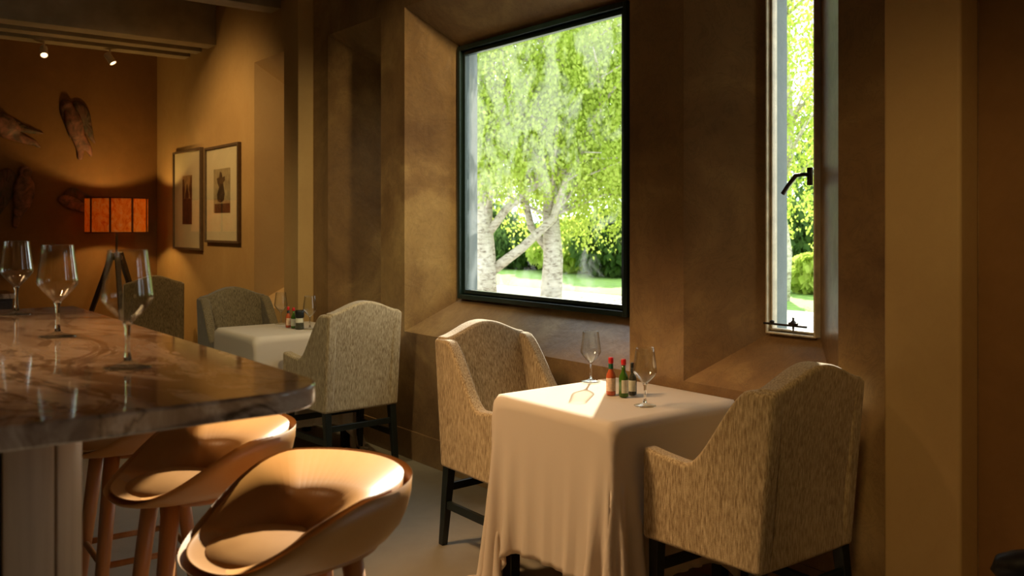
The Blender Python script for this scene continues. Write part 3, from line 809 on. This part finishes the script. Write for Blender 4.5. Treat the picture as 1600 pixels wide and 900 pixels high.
def wp(px, py):     # a point on the far wall
    s = (px-800)/1400; rx = VIEW.x+s*RIGHT.x; ry = VIEW.y+s*RIGHT.y; t = X_FAR/rx
    return ry*t, CAM_Z+(353-py)/1400*t
def cp(cx, cy): return wp(cx/3.912, 140+cy/3.912)
def angel(lab, tubes, wings, org):
    oy, oz = cp(*org); root = empty('angel_carving', (X_FAR, oy, oz), 0, cat='wall carving', label=lab, group='carved wooden angels on the wall')
    b = MB()
    for pts, rad in tubes:
        P = []
        for i, (cx, cy) in enumerate(pts):
            y, z = cp(cx, cy); P.append((rad[i], y-oy, z-oz))
        # resample for smoothness
        b.tube(P, [r for r in rad], 12)
        for p, r in ((P[0], rad[0]), (P[-1], rad[-1])):
            b.lathe([(0,-r),(r*.7,-r*.7),(r,0),(r*.7,r*.7),(0,r)], 12, p)
    b.v = [(max(.003, x*.5), y, z) for x, y, z in b.v]
    o = b.build('body', M['angel'], root, smooth=True)
    m = o.modifiers.new('r', 'REMESH'); m.mode = 'VOXEL'; m.voxel_size = .012; m.use_smooth_shade = True
    m = o.modifiers.new('s', 'SMOOTH'); m.iterations = 3
    for w in wings:
        q = [cp(*p) for p in w]; cy = sum(p[0] for p in q)/len(q); cz = sum(p[1] for p in q)/len(q)
        # closed spline-smoothed outline, domed front
        n = len(q); out = []
        for i in range(n):
            p0, p1, p2, p3 = q[i-1], q[i], q[(i+1)%n], q[(i+2)%n]
            for k in range(5):
                t = k/5
                out.append(tuple(.5*((2*p1[a]) + (-p0[a]+p2[a])*t + (2*p0[a]-5*p1[a]+4*p2[a]-p3[a])*t*t + (-p0[a]+3*p1[a]-3*p2[a]+p3[a])*t**3) for a in (0,1)))
        vs = []; m_ = len(out)
        for f, x in ((1,.003),(1,.014),(.72,.030),(.38,.034)):
            for j, (y, z) in enumerate(out):
                g = .006*math.sin(j*1.7) if f < 1 else 0
                vs.append((x+g, cy+(y-cy)*f-oy, cz+(z-cz)*f-oz))
        fs = []
        for r in range(3):
            for j in range(m_): fs.append((r*m_+j, r*m_+(j+1)%m_, (r+1)*m_+(j+1)%m_, (r+1)*m_+j))
        fs.append(tuple(range(m_))); fs.append(tuple(range(3*m_, 4*m_)))
        MB().add(vs, fs).build('wing', M['angel_wing'], root, smooth=True)
angel('carved winged angel flying level, legs trailing, highest at the picture edge',
      [([(-60,190),(-10,205),(40,225),(80,245)], [.10,.11,.10,.07]), ([(20,255),(90,285),(170,315),(215,330),(243,355)], [.07,.055,.04,.03,.015]), ([(-110,180),(-90,185)], [.08,.08])],
      [[(-80,150),(10,158),(90,180),(150,215),(210,248),(268,270),(190,270),(110,258),(20,245),(-60,230)]], (0, 220))
angel('carved angel with folded butterfly-like wings and hanging legs',
      [([(408,98),(412,104)], [.05,.055]), ([(425,130),(445,200),(465,270),(480,330),(490,380),(488,418)], [.06,.085,.075,.05,.035,.03]), ([(480,280),(515,330),(540,365),(553,398)], [.055,.045,.035,.025])],
      [[(372,68),(410,66),(435,90),(440,160),(450,230),(430,300),(395,220),(370,150)], [(445,85),(470,68),(510,85),(545,140),(560,220),(572,290),(580,330),(545,300),(500,240),(460,190)]], (450, 200))
angel('carved angel standing with one large dark wing behind it',
      [([(153,500),(152,510)], [.062,.06]), ([(150,530),(140,570),(122,640),(118,700),(105,770),(92,835)], [.045,.085,.075,.055,.042,.028]), ([(150,545),(176,580),(182,640),(160,700),(130,770)], [.05,.05,.045,.045,.02])],
      [[(-60,560),(-10,500),(40,480),(80,500),(105,550),(110,610),(60,680),(10,750),(-30,790),(-60,700)]], (120, 620))
angel('small carved angel lying level beside the lamp shade',
      [([(378,670),(386,668)], [.045,.04]), ([(395,675),(430,690),(470,708),(520,728),(560,738)], [.055,.065,.055,.045,.035]), ([(400,690),(425,715),(450,725)], [.04,.035,.02])],
      [[(385,650),(410,610),(450,600),(490,615),(530,640),(580,660),(560,690),(500,690),(440,680)]], (450, 680))

# ------------------------------------------------------------------ outdoors
o = MB().box((-90, Y_OUT, -.3), (60, 110, -.02)).build('ground', M['gravel']); o['kind'] = 'structure'
o = MB().box((-60, 13.2, -.05), (40, 60, -.012)).build('grass_verge', M['grass']); tag(o, 'strip of bright lawn beyond the pale drive', 'lawn', kind='stuff')

def leaves_mesh(name, P, size, material, parent, flat=.0):
    n = len(P)
    a = RNG.rand(n)*2*PI; nx, ny = np.cos(a), np.sin(a); nz = RNG.randn(n)*.5
    N_ = np.stack([nx, ny, nz], 1); N_ /= np.linalg.norm(N_, axis=1)[:, None]
    D = np.stack([RNG.randn(n)*.5, RNG.randn(n)*.5, -np.ones(n)], 1); D -= N_*(D*N_).sum(1)[:, None]; D /= np.linalg.norm(D, axis=1)[:, None]
    S_ = np.cross(N_, D); s = size*(.7+.6*RNG.rand(n))[:, None]
    V = np.stack([P, P+D*s*.45+S_*s*.38, P+D*s, P+D*s*.45-S_*s*.38], 1).reshape(-1, 3)
    me = bpy.data.meshes.new(name); me.vertices.add(4*n); me.vertices.foreach_set('co', V.ravel())
    me.loops.add(4*n); me.loops.foreach_set('vertex_index', np.arange(4*n)); me.polygons.add(n)
    me.polygons.foreach_set('loop_start', np.arange(0, 4*n, 4)); me.update(calc_edges=True); me.materials.append(material)
    o = bpy.data.objects.new(name, me); C.objects.link(o); o.parent = parent; return o

LIT = [Vector(p) for p in ((-2.7,2.4,.8), (-2.2,.8,.9), (-1.6,.75,.9), (-1.4,.6,1.1), (-3.3,2.5,.9))]
SUND = -SUN_TO
def corridor_keep(P, keep):
    m = np.zeros(len(P), bool); d = np.array(SUND)
    for c, r in zip(LIT, (.55, .55, .5, .45, .5)):
        v = P-np.array(c); t = v @ d; q = v - t[:, None]*d
        m |= (np.linalg.norm(q, axis=1) < r) & (t > 0)
        if c is LIT[0]: tab = m.copy()
    return ~m | (RNG.rand(len(P)) < np.where(tab, keep, .85))

def birch(loc, limbs, n_str, spread, zlo, lab, grp, top=8.2, keep=.10, size=.075, lpm=24):
    root = empty('birch_tree', loc, 0, cat='tree', label=lab, group=grp)
    b = MB(); tips = []
    for pts, r0, r1 in limbs:
        k = len(pts)
        b.tube(pts, [r0+(r1-r0)*i/(k-1) for i in range(k)], 12)
        tips += [Vector(p) for p in pts[2:]]
    # twigs up in the crown
    for i in range(34):
        s = random.choice(tips); a = random.random()*2*PI; L = .8+random.random()*spread*.8
        e = s + Vector((math.cos(a)*L, math.sin(a)*L, .3+random.random()*1.3)); m_ = (s+e)/2+Vector((0,0,.25))
        b.tube([s, m_, e], [.035, .022, .008], 6)
    b.build('trunk', M['bark'], root, smooth=True)
    pts = []
    for i in range(n_str):
        a = random.random()*2*PI; r = spread*math.sqrt(random.random()); ztop = 2.4 + (top-2.4)*random.random()*(1-.35*r/spread)
        L = min(ztop-zlo-random.random()*.7*(1 if random.random() < .8 else 3), .5+random.random()*2.2)
        if L < .2: continue
        x, y = math.cos(a)*r, math.sin(a)*r; dx, dy = random.gauss(0,.12), random.gauss(0,.12)
        n_ = int(L*lpm)
        t = np.sort(RNG.rand(n_)); j = RNG.randn(n_, 3)*.075
        pts.append(np.stack([x+dx*t, y+dy*t, ztop-L*t], 1)+j)
    P = np.concatenate(pts); W_ = P + np.array(loc)
    P = P[corridor_keep(W_, keep)]
    leaves_mesh('foliage', P, size, M['leaf'], root)
    return root
GTr = 'birch trees outside the windows'
birch((-13.75, 10.1, 0), [([(0,0,-.05),(.03,0,.6),(-.05,0,1.5),(.03,0,2.6),(-.03,.1,3.8),(.15,.1,6.4)], .23, .08),
                          ([(.05,.1,.55),(.55,.45,1.0),(1.05,.8,1.55),(1.25,.95,2.3),(1.8,1.3,3.6)], .10, .05),
                          ([(0,0,1.2),(.35,.25,1.75),(.8,.55,2.15),(1.0,.7,3.1),(1.2,.8,4.5)], .09, .04)],
      1050, 2.3, 1.75, 'birch tree with pale forked trunk showing at the edge of the big window', GTr)
birch((-13.0, 11.1, 0), [([(0,0,-.05),(.05,.02,.8),(0,0,1.6),(-.1,.1,2.8),(0,.1,4.4),(.1,0,6.6)], .22, .07),
                         ([(0,0,.9),(-.35,-.2,1.4),(-.5,-.3,2.2),(-.9,-.4,3.6)], .09, .04)],
      1000, 2.2, 1.65, 'birch tree with darker trunk in the middle of the big window', GTr)
birch((-13.2, 13.6, 0), [([(0,0,-.05),(.05,.02,.9),(-.05,0,2.0),(.1,.1,3.5),(0,.1,5.4)], .16, .06), ([(0,0,2.0),(-.8,-.2,2.7),(-1.7,-.5,3.2)], .06, .03)],
      1600, 2.4, .75, 'birch tree with low hanging sprays by the pier edge', GTr)
birch((-10.35, 14.6, 0), [([(0,0,-.05),(.08,.02,.9),(-.05,0,1.9),(.15,.1,3.3),(0,.1,5.4)], .18, .06)],
      420, 1.5, 1.0, 'birch tree seen through the narrow window', GTr)
birch((-19.5, 12.5, 0), [([(0,0,-.05),(.08,.02,.9),(-.05,0,1.9),(.15,.1,3.3),(0,.1,5.4)], .18, .06)],
      450, 2.6, .9, 'birch tree set back behind the pale forked trunk', GTr)
def shrub(loc, r, h, lab, m='leaf_dark', n=3500):
    root = empty('shrub', loc, 0, cat='shrub', label=lab, group='shrubs and trees beyond the drive')
    d = RNG.randn(n, 3); d /= np.linalg.norm(d, axis=1)[:, None]; q = .6+.45*RNG.rand(n)[:, None]
    P = d*q*np.array([r, r, h/2]) + np.array([0, 0, h*.52]); P[:, 2] = np.maximum(P[:, 2], .12)
    P = P[corridor_keep(P+np.array(loc), .1)]
    leaves_mesh('foliage', P, .22, M[m], root)
    b = MB()
    for i in range(5):
        a = i*1.3; b.tube([(0.05*math.cos(a),.05*math.sin(a),0),(r*.3*math.cos(a),r*.3*math.sin(a),h*.4),(r*.6*math.cos(a),r*.6*math.sin(a),h*.75)], [.05,.035,.015], 6)
    b.build('stem', M['bark'], root)
for (x, y, r, h, lab, m) in ((-26.5,19.2,1.7,2.3,'rounded shrub across the drive behind the pale forked birch','leaf_dark'), (-23.4,19.0,1.5,1.5,'low shrub across the drive showing between the two birch trunks','leaf_dark'),
                             (-20.6,18.6,1.5,1.7,'shrub across the drive just past the darker birch trunk','leaf'), (-18.0,18.0,1.4,2.0,'shrub across the drive below the low hanging sprays','leaf_dark'),
                             (-14.2,19.5,1.3,2.2,'dark shrub seen low through the narrow window','leaf_dark'),
                             (-10.9,16.9,.7,.9,'small bright shrub seen low through the narrow window','leaf'), (-18.5,30,2.6,6.0,'tall hazy tree seen through the narrow window','leaf_dark')):
    shrub((x, y, 0), r, h, lab, m)
